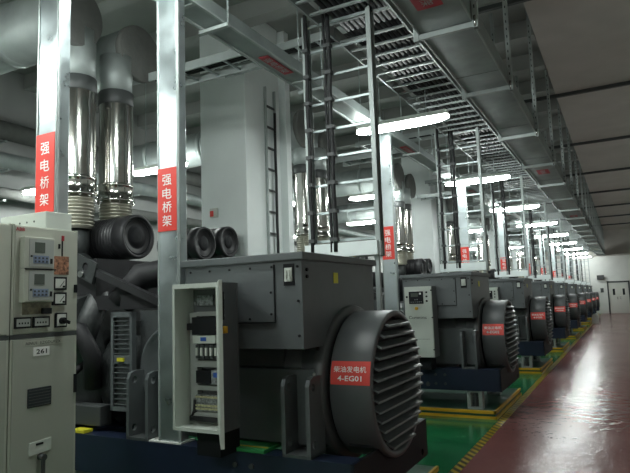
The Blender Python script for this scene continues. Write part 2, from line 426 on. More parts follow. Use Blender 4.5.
    lg = MB().box(X0,X0+.025,Y0,Y0+.045,.80,1.56).box(X1-.025,X1,Y0,Y0+.045,.80,1.56).box(X0,X1,Y0,Y0+.045,1.52,1.56).box(X0,X1,Y0,Y0+.045,.80,.83).box(X0+.025,X1-.025,Y0+.01,Y0+.04,1.16,1.225).box(X0+.025,X1-.025,Y0+.035,Y0+.043,.83,1.16).box(X0+.025,X1-.025,Y0+.035,Y0+.043,1.225,1.52)
    for z in [1.235+i*.036 for i in range(8)]+[.845+i*.04 for i in range(8)]: lg.box(X0+.02,X1-.02,Y0+.01,Y0+.03,z,z+.006)
    lg = lg.build('louvre_guard','gen',g)
    B(-3.545,-3.475,Y0-.002,Y0+.01,1.178,1.205).build('warning_sticker','ylab',lg)
    B(-3.385,-3.06,3.37,3.41,.9,1.565).build('adapter_panel','gend',g)
    rc = MB().lathe([(0,3.352),(.30,3.352),(.315,3.34),(.33,3.34),(.335,3.355),(.335,3.37)],'y',(-3.03,0,1.12),56).build('round_cover','gen',g)
    MB().lathe([(0,3.345),(.10,3.345),(.10,3.352)],'y',(-3.03,0,1.12),32).build('cover_hub','gend',rc)
    # engine block (V), bank heads with rocker covers
    MB().prism([(3.5,.62),(4.3,.62),(4.34,1.1),(4.5,1.45),(4.15,1.62),(3.65,1.62),(3.3,1.45),(3.46,1.1)],'x',-6.4,-3.95).build('engine_block','eng',g)
    for s in (-1,1):
        for k in range(8):
            x = -6.3+k*.29; y = AY+s*.46
            MB().prism([(y-s*.16,1.56),(y+s*.14,1.38),(y+s*.19,1.52),(y+s*.12,1.68),(y-s*.10,1.74)],'x',x,x+.23).build('rocker_cover','eng',g)
        MB().tube([(-6.3,AY+s*.66,1.42),(-5,AY+s*.67,1.42),(-4.2,AY+s*.66,1.44),(-3.98,AY+s*.62,1.42),(-3.9,AY+s*.55,1.2),(-3.95,AY+s*.5,.95)],.075,14).build('coolant_pipe','blk',g)
    MB().tube([(-6.2,AY-.15,1.78),(-4.5,AY-.15,1.8),(-4.2,AY-.2,1.86),(-4.05,AY-.35,1.75),(-4.0,AY-.5,1.5),(-4.05,AY-.55,1.25)],.10,16).build('charge_air_pipe','eng',g)
    for k in range(3):
        MB().lathe([(.0,.62),(.05,.64),(.055,.9),(.03,.95)],'z',(-4.6-k*.18,3.36,.08),14).build('oil_filter','blk',g)
    MB().tube([(-4.0,3.45,1.2),(-4.1,3.3,1.05),(-4.1,3.28,.85),(-4.3,3.35,.7)],.03,10).build('hose','blk',g)
    MB().box(-4.35,-3.75,3.3,3.42,.66,.82,.01).build('starter_motor','dgry',g)
    # turbochargers and air filter (near bank)
    for y in (3.76,4.25):
        MB().lathe([(.07,-4.95),(.15,-4.9),(.19,-4.8),(.19,-4.7),(.12,-4.62),(.1,-4.5)],'x',(0,y,2.02),28).build('turbocharger','eng',g)
        MB().tube([(-4.65,y,2.05),(-4.62,y,2.2),(-4.62,y,2.37)],.12,18).build('exhaust_outlet','eng',g)
        MB().tube([(-4.75,y,1.95),(-4.8,y+.02,1.8),(-4.9,y+.02,1.65)],.09,14).build('turbo_pedestal','eng',g)
    # pleated air filter, axis X, cap facing the aisle
    def afilter(y,z,r,x1,x0,nm='air_filter'):
        pr = [(.0,x0-.02),(r*.6,x0-.02),(r*.9,x0)]
        n = 13
        for k in range(n):
            a = x0+(x1-.16-x0)*k/n; d=(x1-.16-x0)/n
            pr += [(r*.93,a+.1*d),(r*1.0,a+.3*d),(r*1.0,a+.7*d),(r*.93,a+.9*d)]
        pr += [(r*.95,x1-.16),(r*1.03,x1-.15),(r*1.03,x1-.02),(r*1.0,x1),(r*.88,x1),(r*.86,x1-.02),(r*.5,x1-.03),(0,x1-.035)]
        f = MB().lathe(pr,'x',(0,y,z),40,caps=False).build(nm,'fil',g)
        c = MB().lathe([(r*.84,x1-.031),(r*.84,x1-.020),(r*.78,x1-.018),(r*.76,x1-.028),(r*.45,x1-.028),(r*.42,x1-.018),(r*.2,x1-.018),(0,x1-.014)],'x',(0,y,z),32,caps=False)
        c.build('filter_cover','dark',f)
        return f
    afilter(4.16,2.29,.215,-4.2,-4.88)
    MB().tube([(-4.92,4.12,2.285),(-5.1,4.12,2.25),(-5.15,4.1,2.05)],.11,16).build('intake_elbow','blk',g)
    # sloping support bar and bracket under the filter
    MB().prism([(-4.22,1.985),(-4.17,2.03),(-3.2,1.66),(-3.2,1.60)],'y',3.36,3.42).build('filter_support','fil',g)
    m = MB(); holed_plate(m,'y',3.35,3.37,[(-4.16,1.90),(-3.92,1.80),(-3.86,1.97),(-4.10,2.07)],(-4.0,1.95),.035); m.build('lifting_lug','eng',g)
    MB().cyl((-4.04,3.33,1.89),(-4.04,3.35,1.89),.03,10).build('lug_bolt','steel',g)
    MB().box(-4.15,-3.25,3.42,3.5,1.58,1.70).box(-4.2,-3.95,3.42,4.35,1.6,2.02).build('filter_bracket','blk',g)
    MB().tube([(-3.75,3.5,1.62),(-3.6,3.6,1.85),(-3.4,3.8,1.9),(-3.1,4.0,1.8),(-3.05,4.1,1.6)],.12,14).build('intake_hose','blk',g)
    # radiator at the far end of the set
    rd = MB().box(-8.0,-7.75,3.3,4.5,.62,2.15,.01).box(-7.75,-7.7,3.35,4.45,.7,2.08).build('radiator','eng',g)
    MB().lathe([(.58,-7.7),(.58,-7.5),(.55,-7.5)],'x',(0,AY,1.4),40,caps=False).build('fan_shroud','dark',rd)
    for k in range(2): MB().lathe([(0,2.15),(.05,2.16),(.06,2.2),(.03,2.24),(0,2.25)],'z',(-7.88,3.6+k*.3,0),14).build('filler_cap','steel',rd)
    return g
G0 = generator()
tree = snapshot(None)
gens = [G0]
for i in range(1, NG):
    c = copy_tree(G0, tree); c.location = (G0.location[0], G0.location[1]+P*i, G0.location[2]); gens.append(c)
DOOR = [None]*NG
for c in COL.objects:
    if c.name.startswith('control_door'):
        i = gens.index(c.parent); DOOR[i] = c
DOOR[0].rotation_euler = (0,0,math.radians(129))
# white numbers on each drum plate
plates = {}
for c in COL.objects:
    if c.name.startswith('number_plate'): plates[gens.index(c.parent)] = c
rr = .506
base = None
for i in range(NG):
    pl = plates[i]
    def fn(u,v): return (u, AY-rr*math.cos(v/.5), AZ+rr*math.sin(v/.5))
    old = list(pl['o0'])
    text(GZ,-1.715,-1.485,.120,.160, fn, 'wht', pl, 'plate_lettering'); text('4-EG%02d'%(i+1),-1.685,-1.515,.066,.100, fn, 'wht', pl, 'plate_number')
glab = ['grey diesel generator nearest the camera, its control panel standing open, plate 4-EG01',
 'second grey diesel generator, closed light control panel and navy skid in clear view']
for i,g in enumerate(gens):
    g['label'] = glab[i] if i < 2 else ('grey diesel generator, %s along the row from the camera%s' % (ordn(i), ', by the far doors' if i==NG-1 else ''))
# contents of the open enclosure of the first set
ce = [c for c in COL.objects if c.parent == G0 and c.name.startswith('control_enclosure')][0]
yb = 3.105
pb = MB()
pb.box(-2.6150,-2.5547,yb-.05,yb,.86,1.545)
for z in (1.52,1.185,1.035,.865): pb.box(-2.5547,-2.3001,yb-.05,yb,z,z+.03)
pb.box(-2.5547,-2.3001,yb-.045,yb,1.20,1.225)
pb.build('wiring_duct','panin',ce)
MB().box(-2.62,-2.25,yb-.003,yb,.83,1.70).build('mounting_plate','dgry2',ce)
MB().box(-2.5681,-2.4341,yb-.03,yb,1.59,1.66).box(-2.5949,-2.5748,yb-.03,yb,1.60,1.615).build('relay_plate','comp',ce)
MB().box(-2.5547,-2.3403,yb-.1,yb,1.40,1.515).box(-2.6150,-2.5681,yb-.08,yb-.05,1.43,1.475).build('contactor','dark',ce)
MB().box(-2.5413,-2.3537,yb-.11,yb-.05,1.345,1.395).build('controller_module','panel',ce)
MB().box(-2.4743,-2.4274,yb-.112,yb-.11,1.36,1.385).build('module_sticker','blul',ce)
br = MB()
for k in range(5): br.box(-2.5346+k*.039,-2.5038+k*.039,yb-.09,yb,1.245,1.335,.002)
br.build('circuit_breakers','dgry',ce)
br = MB()
for k in range(5): br.box(-2.5279+k*.039,-2.5118+k*.039,yb-.1,yb-.09,1.265,1.315)
br.build('breaker_toggles','whtl',ce)
MB().box(-2.5413,-2.4207,yb-.08,yb,1.085,1.165).build('relay_socket','dark',ce)
MB().box(-2.4140,-2.3135,yb-.08,yb,1.08,1.17).build('power_supply','comp',ce)
MB().box(-2.3939,-2.3202,yb-.085,yb-.08,1.125,1.155).build('supply_sticker','blul',ce)
for z in (.975,.915):
    pass
for z in (.955,.83+.075):
    MB().box(-2.5480,-2.3068,yb-.07,yb,z,z+.055).build('terminal_strip','comp',ce)
for z in (.99,.935,.915):
    MB().box(-2.5480,-2.3068,yb-.08,yb-.07,z,z+.012).build('terminal_marker','tblk',ce)
cb = MB()
rng = random.Random(3)
for k in range(7):
    xx = -2.29+rng.uniform(-.02,.02); 
    cb.tube([(xx,yb-.05,.84),(xx+rng.uniform(-.02,.02),yb-.08,1.1),(xx+rng.uniform(-.03,.01),yb-.07,1.4),(xx+rng.uniform(-.05,.01),yb-.05,1.68)],.008,6)
for k in range(3): cb.tube([(-2.585+k*.01,yb-.04,1.0),(-2.585+k*.012,yb-.05,.9),(-2.6083,yb-.06,.845+k*.008),(-2.3001,yb-.06,.84+k*.008)],.009,6)
cb.build('wire_bundle','cab',ce)
cb = MB()
for k in range(3): cb.tube([(-2.3403,yb-.11,1.40+k*.03),(-2.3001,yb-.13,1.42+k*.02),(-2.275,yb-.1,1.36+k*.02)],.006,6)
for k in range(2): cb.tube([(-2.3403,yb-.1,1.22+k*.03),(-2.3001,yb-.12,1.24+k*.02),(-2.265,yb-.1,1.18+k*.02)],.006,6)
cb.build('coloured_wires','copp',ce)
cb = MB()
for z in (1.44,1.62,1.64): cb.cyl((-2.2867,yb-.1,z),(-2.27,yb-.11,z+.01),.014,8)
cb.build('push_buttons','wht',ce)

# ================================================================= PLINTHS
for i in range(NG):
    y = 3.14+P*i
    e = empty('plinth', (-4.9, y+1, 0), 'green painted plinth with yellow edges under the %s generator' % ordn(i), 'plinth', 'green plinths')
    a = B(-8.3,-1.585,y,y+1.98,0,.1).build('slab','grnp',e)
    MB().box(-8.3,-1.575,y-.006,y+.02,.066,.106).box(-1.60,-1.575,y-.006,y+1.99,.066,.106).build('nosing_stripe','ylw',e)
    MB().box(-8.3,-1.572,y-.008,y,0,.036).box(-1.585,-1.565,y-.008,y+1.98,0,.036).build('foot_stripe','ylw',e)

for (x0,x1,y0,y1,lb) in ((-2.46,-2.14,3.21,3.42,'flat green tray with a yellow stripe on the first skid below the alternator'),(-3.98,-3.83,3.21,3.30,'small yellow green pad on the first skid beside the engine')):
    e = empty('green_tray', ((x0+x1)/2,(y0+y1)/2,.62), lb, 'tray')
    B(x0,x1,y0,y1,.62,.645,.003).build('tray_body','grnl' if x1>-3 else 'ylab',e)
    if x1 > -3: B(x0+.005,x1-.005,y0+.05,y0+.065,.645,.648).build('tray_stripe','ylw',e)
# ================================================================= GALVANISED RISERS (posts)
def sign_y(parent, x0,x1,y,z0,z1):
    p = B(x0,x1,y-.003,y,z0,z1).build('sign_plate','red',parent); p['label']='red plate with four white characters'
    L = []; h = (z1-z0); cx=(x0+x1)/2
    for k,ch in enumerate(ZH):
        zc = z1-h*(.19+.215*k); L.append((ch,cx-.045,cx+.045,zc-.042,zc+.042))
    texts(L, lambda u,v:(u,y-.0045,v),'wht',p,'sign_lettering'); return p
def riser(x0, w, y0, d, z0, z1, zs0, zs1, label, foot=True):
    e = empty('cable_riser', (x0+w/2, y0+d/2, z0), label, 'cable riser', 'galvanised cable risers')
    MB().box(x0,x0+w,y0,y0+d,z0,z1,.004).build('riser_body','rise',e)
    MB().box(x0+w,x0+w+.012,y0-.002,y0+.012,z0,z1).box(x0-.003,x0+.01,y0-.006,y0,z0,z1).box(x0+w-.008,x0+w+.003,y0-.006,y0,z0,z1).build('cover_edge','galvd',e)
    h = MB()
    for z in [z0+.9+i*.02 for i in range(6)]: h.box(x0+w+.0005,x0+w+.002,y0+.03,y0+.06,z,z+.008)
    h.build('punched_slots','dark',e)
    sign_y(e, x0+.004, x0+w-.008, y0-.006, zs0, zs1)
    if foot: B(x0-.26,x0+w+.02,y0-.02,y0+d+.04,z0-.012,z0,.002).build('riser_foot','whtl',e)
    return e
names = ['galvanised riser between the switchgear cabinet and the open control panel','galvanised riser with red sign standing just before the second generator']
for i in range(NG):
    riser(-3.055,.195,3.225+P*i,.095,.632,4.0,2.15,2.63, names[i] if i<2 else 'galvanised riser with red sign, %s along the generator row'%ordn(i))
riser(-3.475,.20,2.5,.10,0,5.7,2.245,2.79,'tall bright galvanised riser behind the switchgear cabinet, leftmost of all', foot=False)

# trunking B above the risers
tB = empty('overhead_trunking', (-2.9,20,4.0), 'narrow galvanised trunking running high above the signed risers', 'cable trunking')
MB().box(-3.06,-2.83,-1,YF-.2,4.0,4.12,.003).build('trunking_body','duct',tB)
MB().box(-3.075,-3.05,-1,YF-.2,3.985,4.0).box(-2.84,-2.815,-1,YF-.2,3.985,4.0).build('trunking_flange','galvd',tB)
for k in range(24): B(-3.07,-2.82,-.4+k*1.9,-.36+k*1.9,3.99,4.0).build('joint_strip','galvd',tB)
for y in (4.55,8.6,13.2,17.8):
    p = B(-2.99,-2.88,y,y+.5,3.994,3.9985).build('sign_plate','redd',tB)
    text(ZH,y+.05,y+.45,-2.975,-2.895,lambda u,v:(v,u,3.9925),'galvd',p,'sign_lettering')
for k in range(24):
    y = 2.05+k*1.75
    e = empty('trunking_hanger', (-2.945,y,3.98), 'hanger of two thin rods on the high trunking above the risers, %s from the camera'%ordn(k), 'hanger', 'rod hangers of the high trunking')
    B(-3.1,-2.79,y-.02,y+.02,3.955,3.985).build('crossbar','galvd',e)
    for x in (-3.09,-2.80): MB().cyl((x,y,3.95),(x,y,ZH_-.28 if False else ZH_),.008,8).build('rod','galv',e)

# ================================================================= MAIN TRUNKING A over the aisle edge + hangers
A0,A1,AZb = -1.46,-.985,4.0
tA = empty('aisle_trunking', (-.7,20,AZb), 'wide galvanised cable trunking running down the hall beside the aisle', 'cable trunking')
MB().box(A0,A1,.8,YF-.3,AZb,AZb+.2,.003).build('trunking_body','duct',tA)
MB().box(A0-.008,A0+.004,.8,YF-.3,AZb-.012,AZb+.01).box(A1-.004,A1+.008,.8,YF-.3,AZb-.012,AZb+.01).build('bottom_flange','galvd',tA)
for k in range(19): B(A0,A1,1.6+k*2.3,1.606+k*2.3,AZb-.002,AZb+.001).build('sheet_joint','dgry',tA)
for y in (4.05,11.9,19.8):
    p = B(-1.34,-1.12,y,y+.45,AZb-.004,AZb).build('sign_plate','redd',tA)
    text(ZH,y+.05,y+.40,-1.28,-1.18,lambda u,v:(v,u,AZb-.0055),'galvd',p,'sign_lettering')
HY = [2.6,4.93,6.72,8.97,11.29]+[13.58+2.29*k for k in range(14)]
for k,y in enumerate(HY):
    e = empty('trapeze_hanger', (-1.22,y,AZb-.04), 'galvanised trapeze hanger under the aisle trunking, %s from the camera'%ordn(k), 'hanger', 'trapeze hangers of the aisle trunking')
    MB().box(A0-.05,A1+.05,y-.02,y+.02,AZb-.062,AZb-.012,.004).build('crossbar','galvd',e)
    for x,nm in ((A0-.03,'left_channel'),(A1+.03,'right_channel')):
        m = MB().box(x-.024,x-.018,y-.03,y+.03,AZb-.075,ZH_).box(x+.018,x+.024,y-.03,y+.03,AZb-.075,ZH_).box(x-.018,x+.018,y+.024,y+.03,AZb-.075,ZH_)
        m.box(x-.018,x+.018,y-.03,y-.024,AZb-.075,ZH_)
        ch = m.build('hanger_channel','galvd' if x>A1 else 'galvd',e)
        if k < 8:
            h = MB()
            for q in range(18): h.box(x-.005,x+.005,y-.032,y-.03,AZb+.1+q*.09,AZb+.13+q*.09)
            h.build('channel_slots','dark',ch)
    MB().cyl((A1+.03,y-.03,AZb-.07),(A1+.03,y-.03,AZb+.03),.012,8).build('clamp_bolt','steel',e)

# ================================================================= LADDERS
def h_ladder(name, y0, y1, x0, x1, z, label, group, pitch=.26, ncab=10, cut=0):
    e = empty(name, ((x0+x1)/2,(y0+y1)/2,z), label, 'cable ladder', group)
    for x in (x0,x1-.02): MB().box(x,x+.02,y0,y1,z,z+.14).build('side_rail','raild',e)
    n = int((y1-y0)/pitch)
    for k in range(n):
        y = y0+pitch*(k+.5); B(x0+.02,x1-.02,y-.018,y+.018,z+.01,z+.03).build('rung','raild',e)
    rg = random.Random(int(y0*10))
    for k in range(ncab):
        x = x1-.06-k*.058
        pts = [(x+rg.uniform(-.006,.006), y0+(y1-y0)*q/8, z+.056+rg.uniform(0,.006)) for q in range(9)]
        MB().tube(pts,.026,8).build('power_cable','cab',e)
    return e
for i in range(NG+1):
    y0 = .6+P*i; y1 = min(y0+P-.02, YF-.3)
    if y0 > YF-1: break
    h_ladder('ceiling_cable_ladder', y0, y1, -2.46,-1.70, 4.3, 'horizontal cable ladder left of the aisle trunking, %s length from the camera'%ordn(i),'horizontal ladders beside the aisle trunking')
# vertical ladders, one per bay
def v_ladder():
    Y = 4.8; x0,x1 = -2.63,-1.895; z0,z1 = 1.98, 4.42
    e = empty('vertical_cable_ladder', (-2.27,Y,z0), 'x', 'cable ladder', 'vertical cable ladders behind the generators')
    for x in (x0,x1-.045): MB().box(x,x+.006,Y,Y+.10,z0,z1).box(x+.006,x+.045,Y,Y+.006,z0,z1).box(x+.006,x+.045,Y+.094,Y+.10,z0,z1).build('side_rail','galvd',e)
    k = 0; z = z0+.16
    while z < z1-.05:
        B(x0+.03,x1-.03,Y+.02,Y+.04,z,z+.022).build('rung','galv',e); z += .27
    for (x,r) in ((x0+.055,.022),(x0+.30,.024),(x0+.255,.014)):
        m = MB(); pts = [(x+.006*math.sin(q*1.3),Y-.02,z0+.06+(z1-.06-z0)*q/14) for q in range(15)]
        m.tube(pts,r,10)
        m.build('riser_cable','cab',e)
    m = MB()
    for q in range(8):
        for x,r in ((x0+.055,.029),(x0+.29,.036)): MB().box(x-r,x+r,Y-.05,Y+.015,z0+.16+.27*q,z0+.195+.27*q).build('cable_cleat','dgry',e)
    MB().box(-2.66,-1.915,Y-.03,Y+.12,1.99,2.122,.003).build('base_trunking','pale',e)
    for x in (-2.6,-1.97): MB().box(x,x+.04,Y+.03,Y+.07,.1,1.99).build('support_leg','galvd',e)
    return e
V0 = v_ladder(); tree = snapshot(None)
for i in range(NG):
    c = V0 if i == 0 else copy_tree(V0, tree)
    c.location = (V0.location[0], 4.8+P*i, V0.location[2])
    c['label'] = 'tall vertical cable ladder rising behind the %s generator'%ordn(i)
# crossing ladders from the vertical ones to the ceiling ladder, and towards the left wall
def x_ladder(name, y, x0, x1, z, w=.34, ncab=4, label='x', group='x', col='galvd'):
    e = empty(name, ((x0+x1)/2,y,z), label, 'cable ladder', group)
    for yy in (y,y+w-.02): MB().box(x0,x1,yy,yy+.02,z,z+.09).build('side_rail',col,e)
    n = int((x1-x0)/.28)
    for k in range(n):
        x = x0+.28*(k+.5); B(x-.012,x+.012,y+.02,y+w-.02,z+.01,z+.028).build('rung','galv',e)
    for k in range(ncab):
        yy = y+.06+k*.05; MB().tube([(x0+(x1-x0)*q/8,yy+.005*math.sin(q*2+k),z+.05) for q in range(9)],.02,8).build('power_cable','cab',e)
    return e
X0 = x_ladder('crossing_cable_ladder',5.7,-4.5,-2.5,4.62,label='x',group='short crossing ladders between vertical and ceiling ladders')
X1 = x_ladder('branch_cable_ladder',4.45,-4.35,-3.08,4.02,ncab=3,label='x',group='branch ladders left of the risers')
tree = snapshot(None)
for i in range(NG):
    c = X0 if i==0 else copy_tree(X0,tree); c.location.y = 5.7+P*i
    c['label'] = 'short cable ladder crossing over the gap after the %s generator'%ordn(i)
    c = X1 if i==0 else copy_tree(X1,tree); c.location.y = 4.45+P*i
    c['label'] = 'short branch ladder left of the high narrow trunking, over the %s generator'%ordn(i)

# ================================================================= EXHAUSTS
def exhaust(y, ycap, zcap, r, xe=-8.6):
    e = empty('exhaust_stack', (-4.62,y,2.36), 'x', 'exhaust', 'twin exhaust stacks')
    x = -4.62; pr = []
    for k in range(9):
        z = 2.375+k*.033; pr += [(.135,z),(.165,z+.009),(.165,z+.022),(.135,z+.028)]
    MB().lathe([(.15,2.36)]+pr+[(.15,2.69)],'z',(x,y,0),36).build('bellows','bell',e)
    m = MB().lathe([(.19,2.685),(.195,2.69),(.195,2.71),(.18,2.715),(.18,2.84),(.185,2.845),(.185,2.87),(.172,2.875)],'z',(x,y,0),36)
    for k in range(12):
        a=k*PI/6; m.cyl((x+.18*math.cos(a),y+.18*math.sin(a),2.67),(x+.18*math.cos(a),y+.18*math.sin(a),2.73),.009,6)
    m.build('flange','ss',e)
    MB().lathe([(.172,2.87),(.172,3.74)],'z',(x,y,0),48,caps=False).build('stainless_pipe','ss',e)
    MB().box(x+.17,x+.176,y-.004,y+.004,2.88,3.7).build('pipe_seam','dgry',e)
    MB().lathe([(.172,3.72),(.18,3.73),(.18,3.86),(.172,3.87)],'z',(x,y,0),36).build('clamp_band','dgry',e)
    MB().lathe([(.165,3.86),(.165,4.02),(.17,4.04),(.17,zcap-.1)],'z',(x,y,0),36).build('pipe_collar','galvd',e)
    MB().lathe([(.02,-4.46),(r-.012,-4.46),(r,-4.47),(r,-4.52),(r-.01,-4.54),(.2,-4.56)],'x',(0,ycap,zcap),56).build('silencer_end_cap','lag',e)
    m = MB().lathe([(r-.015,-4.54),(r-.015,xe)],'x',(0,ycap,zcap),56); m.build('silencer_body','ss' if False else 'galvd',e)
    for xx in [q for q in (-5.35,-6.5,-7.8) if q > xe+.1]: MB().lathe([(r-.01,xx),(r+.004,xx),(r+.004,xx-.09),(r-.01,xx-.09)],'x',(0,ycap,zcap),40).build('silencer_strap','galvd',e)
    return e
E0 = exhaust(3.76,3.61,4.46,.32); E1 = exhaust(4.25,4.46,4.36,.31,-5.15)
tree = snapshot(None)
for i in range(NG):
    a = E0 if i==0 else copy_tree(E0,tree); b = E1 if i==0 else copy_tree(E1,tree)
    a.location.y = 3.76+P*i; b.location.y = 4.25+P*i
    a['label'] = 'stainless exhaust stack of the %s generator, nearer of the pair'%ordn(i)
    b['label'] = 'stainless exhaust stack of the %s generator, farther of the pair'%ordn(i)

# air cleaners on stands between the sets
def cleaner(y, z, r):
    e = empty('air_cleaner', (-4.95,y,0), 'x','air cleaner','black air cleaners on stands')
    x1,x0 = -4.66,-5.3
    pr = [(.0,x0),(r*.9,x0)]
    for k in range(12):
        d=(x1-.14-x0)/12; a=x0+d*k; pr += [(r*.93,a+.1*d),(r,a+.3*d),(r,a+.7*d),(r*.93,a+.9*d)]
    pr += [(r*1.03,x1-.13),(r*1.03,x1-.01),(r,x1),(r*.88,x1),(r*.86,x1-.02),(0,x1-.03)]
    f = MB().lathe(pr,'x',(0,y,z),40,caps=False).build('filter_drum','fil',e)
    c = MB().lathe([(r*.84,x1-.029),(r*.84,x1-.020),(r*.78,x1-.018),(r*.76,x1-.026),(r*.45,x1-.026),(r*.42,x1-.018),(r*.2,x1-.018),(0,x1-.014)],'x',(0,y,z),32,caps=False)
    c.build('drum_cover','dark',f)
    for xx in (-5.2,-4.8): MB().box(xx-.03,xx+.03,y-.03,y+.03,0,z-r*.95).build('stand_post','dgry',e)
    MB().box(-5.28,-4.7,y-.12,y+.12,z-r-.03,z-r+.02).build('stand_shelf','dgry',e)
    return e
C0 = cleaner(5.76,2.37,.21); C1 = cleaner(6.28,2.43,.205); tree = snapshot(None)
for i in range(NG):
    a = C0 if i==0 else copy_tree(C0,tree); b = C1 if i==0 else copy_tree(C1,tree)
    a.location.y = 5.76+P*i; b.location.y = 6.28+P*i
    a['label'] = 'black pleated air cleaner beyond the %s generator, nearer of two'%ordn(i)
    b['label'] = 'black pleated air cleaner beyond the %s generator, farther of two'%ordn(i)

# ================================================================= COLUMNS
for k in range(4):
    y = 6.69+2*P*k
    c = struct('wall_column_%d'%(k+1), B(-5.48,-4.65,y,y+.95,0,ZH_,.01), 'whit')
e = empty('fire_call_point', (-5.23,6.69,2.86), 'small grey box with red push button on the white column', 'call point')
B(-5.30,-5.16,6.655,6.69,2.86,3.0,.006).build('call_box','whtl',e)
MB().box(-5.285,-5.225,6.64,6.655,2.875,2.96,.005).build('push_button','red',e)
# riser with cable against each column's aisle face
for k in range(4):
    y = 7.0+2*P*k
    e = empty('column_cable_ladder', (-4.6,y+.2,0), 'narrow cable ladder on the aisle face of the %s white column'%ordn(k), 'cable ladder', 'narrow ladders on the white columns')
    for yy in (y+.18,y+.44): MB().box(-4.64,-4.60,yy,yy+.02,0,4.9).build('side_rail','galvd',e)
    z=.3
    while z<4.8:
        B(-4.63,-4.61,y+.2,y+.44,z,z+.03).build('rung','dgry',e); z+=.33
    MB().tube([(-4.575,y+.38+.008*math.sin(q*2.1),.1+q*.34) for q in range(14)],.02,8).build('riser_cable','cab',e)
    e = B(-4.70,-4.56,y+.70,y+.84,0,ZH_).build('white_pipe_casing','whit'); tag(e,'square white casing beside the aisle face of the %s white column'%ordn(k),'pipe casing','white casings beside the columns')
    e = empty('side_cable_ladder', (-5.9,y-.5,0), 'vertical cable ladder left of the %s white column'%ordn(k), 'cable ladder', 'ladders left of the white columns')
    for xx in (-5.95,-5.62): MB().box(xx,xx+.03,y-.6,y-.54,0,5.1).build('side_rail','galvd',e)
    z=.3
    while z<5:
        B(-5.92,-5.62,y-.58,y-.56,z,z+.025).build('rung','galvd',e); z+=.3
    MB().tube([(-5.72,y-.64,.1+q*.35) for q in range(14)],.03,8).build('riser_cable','cab',e)

# ================================================================= SWITCHGEAR CABINETS
XC = -3.05
def cabinet(y0,y1, first=True):
    e = empty('switchgear_cabinet', (XC-.45,(y0+y1)/2,0), 'x','cabinet','beige switchgear cabinets')
    B(XC-.9,XC-.02,y0,y1,0,2.095,.003).build('cabinet_body','beige',e)
    MB().box(XC-.02,XC,y0,y0+.014,0,2.095).box(XC-.02,XC,y1-.014,y1,0,2.095).box(XC-.02,XC,y0+.014,y1-.014,1.44,1.465).build('front_frame','beige',e)
    ud = B(XC-.02,XC+.004,y0+.0142,y1-.016,1.468,2.085,.002).build('upper_door','beige',e)
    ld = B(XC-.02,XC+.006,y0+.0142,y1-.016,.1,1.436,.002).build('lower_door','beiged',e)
    MB().box(XC-.019,XC+.002,y0,y1,1.438,1.464).build('door_gap','dgry',e)
    return e,ud,ld
e,ud,ld = cabinet(2.05,2.493)
e['label'] = 'beige switchgear cabinet numbered 261 with relays and meters, behind it a bright riser'
def F(x): return XC+x
def fx(d): return lambda u,v: (XC+d,u,v)
text('ABB',2.066,2.122,2.058,2.079,fx(.006),'redd',e,'maker_lettering')
for (z0,z1) in ((1.851,2.012),(1.657,1.826)):
    r = MB().box(XC,XC+.045,2.095,2.292,z0-.012,z1+.012,.004).build('protection_relay','beige',e)
    MB().box(XC+.045,XC+.048,2.125,2.285,z0,z1).build('relay_fascia','panin',r)
    MB().box(XC+.048,XC+.050,2.160,2.225,z1-.08,z1-.018).build('relay_screen','scr',r)
    MB().box(XC+.048,XC+.050,2.150,2.252,z0+.02,z0+.065).build('relay_keypad','keyb',r)
    k = MB()
    for i in range(4):
        for j in range(2): k.box(XC+.050,XC+.052,2.157+i*.025,2.168+i*.025,z0+.026+j*.02,z0+.036+j*.02)
    k.build('relay_keys','dgry',r)
    MB().box(XC+.048,XC+.051,2.262,2.276,z0+.02,z0+.05).cyl((XC+.048,2.138,z0+.06),(XC+.052,2.138,z0+.06),.006,8).build('relay_buttons','dark',r)
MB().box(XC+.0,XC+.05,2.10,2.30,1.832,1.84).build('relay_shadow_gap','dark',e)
MB().box(XC+.004,XC+.007,2.305,2.425,1.811,1.924).build('mimic_diagram','mimic',e)
MB().box(XC+.004,XC+.010,2.372,2.388,2.020,2.052).build('red_indicator','redd',e)
MB().box(XC+.004,XC+.008,2.373,2.380,1.925,2.02).box(XC+.004,XC+.008,2.350,2.362,1.97,2.0).build('mimic_line','dark',e)
for (z0,z1) in ((1.717,1.796),(1.624,1.702)):
    m = MB().box(XC+.004,XC+.020,2.308,2.402,z0,z1).build('panel_meter','dark',e)
    MB().box(XC+.020,XC+.021,2.321,2.390,z0+.011,z1-.011).build('meter_dial','whtl',m)
    MB().prism([(2.352,z0+.02),(2.356,z0+.02),(2.385,z0+.055),(2.382,z0+.057)],'x',XC+.021,XC+.0222).box(XC+.021,XC+.0222,2.372,2.388,z0+.014,z0+.026).build('meter_needle','dark',m)
MB().box(XC+.004,XC+.008,2.115,2.30,1.575,1.645).build('terminal_label','brn',e)
MB().box(XC+.008,XC+.03,2.235,2.292,1.575,1.61).build('rotary_knob','dark',e)
for i,(a,b) in enumerate(((2.067,2.170),(2.182,2.290))):
    m = MB().box(XC+.004,XC+.016,a,b,1.498,1.562).build('counter_window','dark',e)
    MB().box(XC+.016,XC+.017,a+.009,b-.009,1.508,1.552).build('counter_face','whtl' if False else 'panin',m)
    k = MB()
    for q in range(4): k.box(XC+.017,XC+.018,a+.022+q*.018,a+.030+q*.018,1.522,1.532)
    k.build('counter_marks','dark',m)
sw = MB().box(XC+.004,XC+.018,2.330,2.408,1.490,1.578).build('selector_switch','dark',e)
MB().box(XC+.018,XC+.02,2.338,2.400,1.50,1.57).build('switch_plate','whtl',sw)
MB().cyl((XC+.02,2.369,1.53),(XC+.045,2.369,1.53),.02,14).prism([(2.345,1.538),(2.352,1.546),(2.405,1.525),(2.402,1.508)],'x',XC+.04,XC+.055).build('switch_handle','dark',sw)
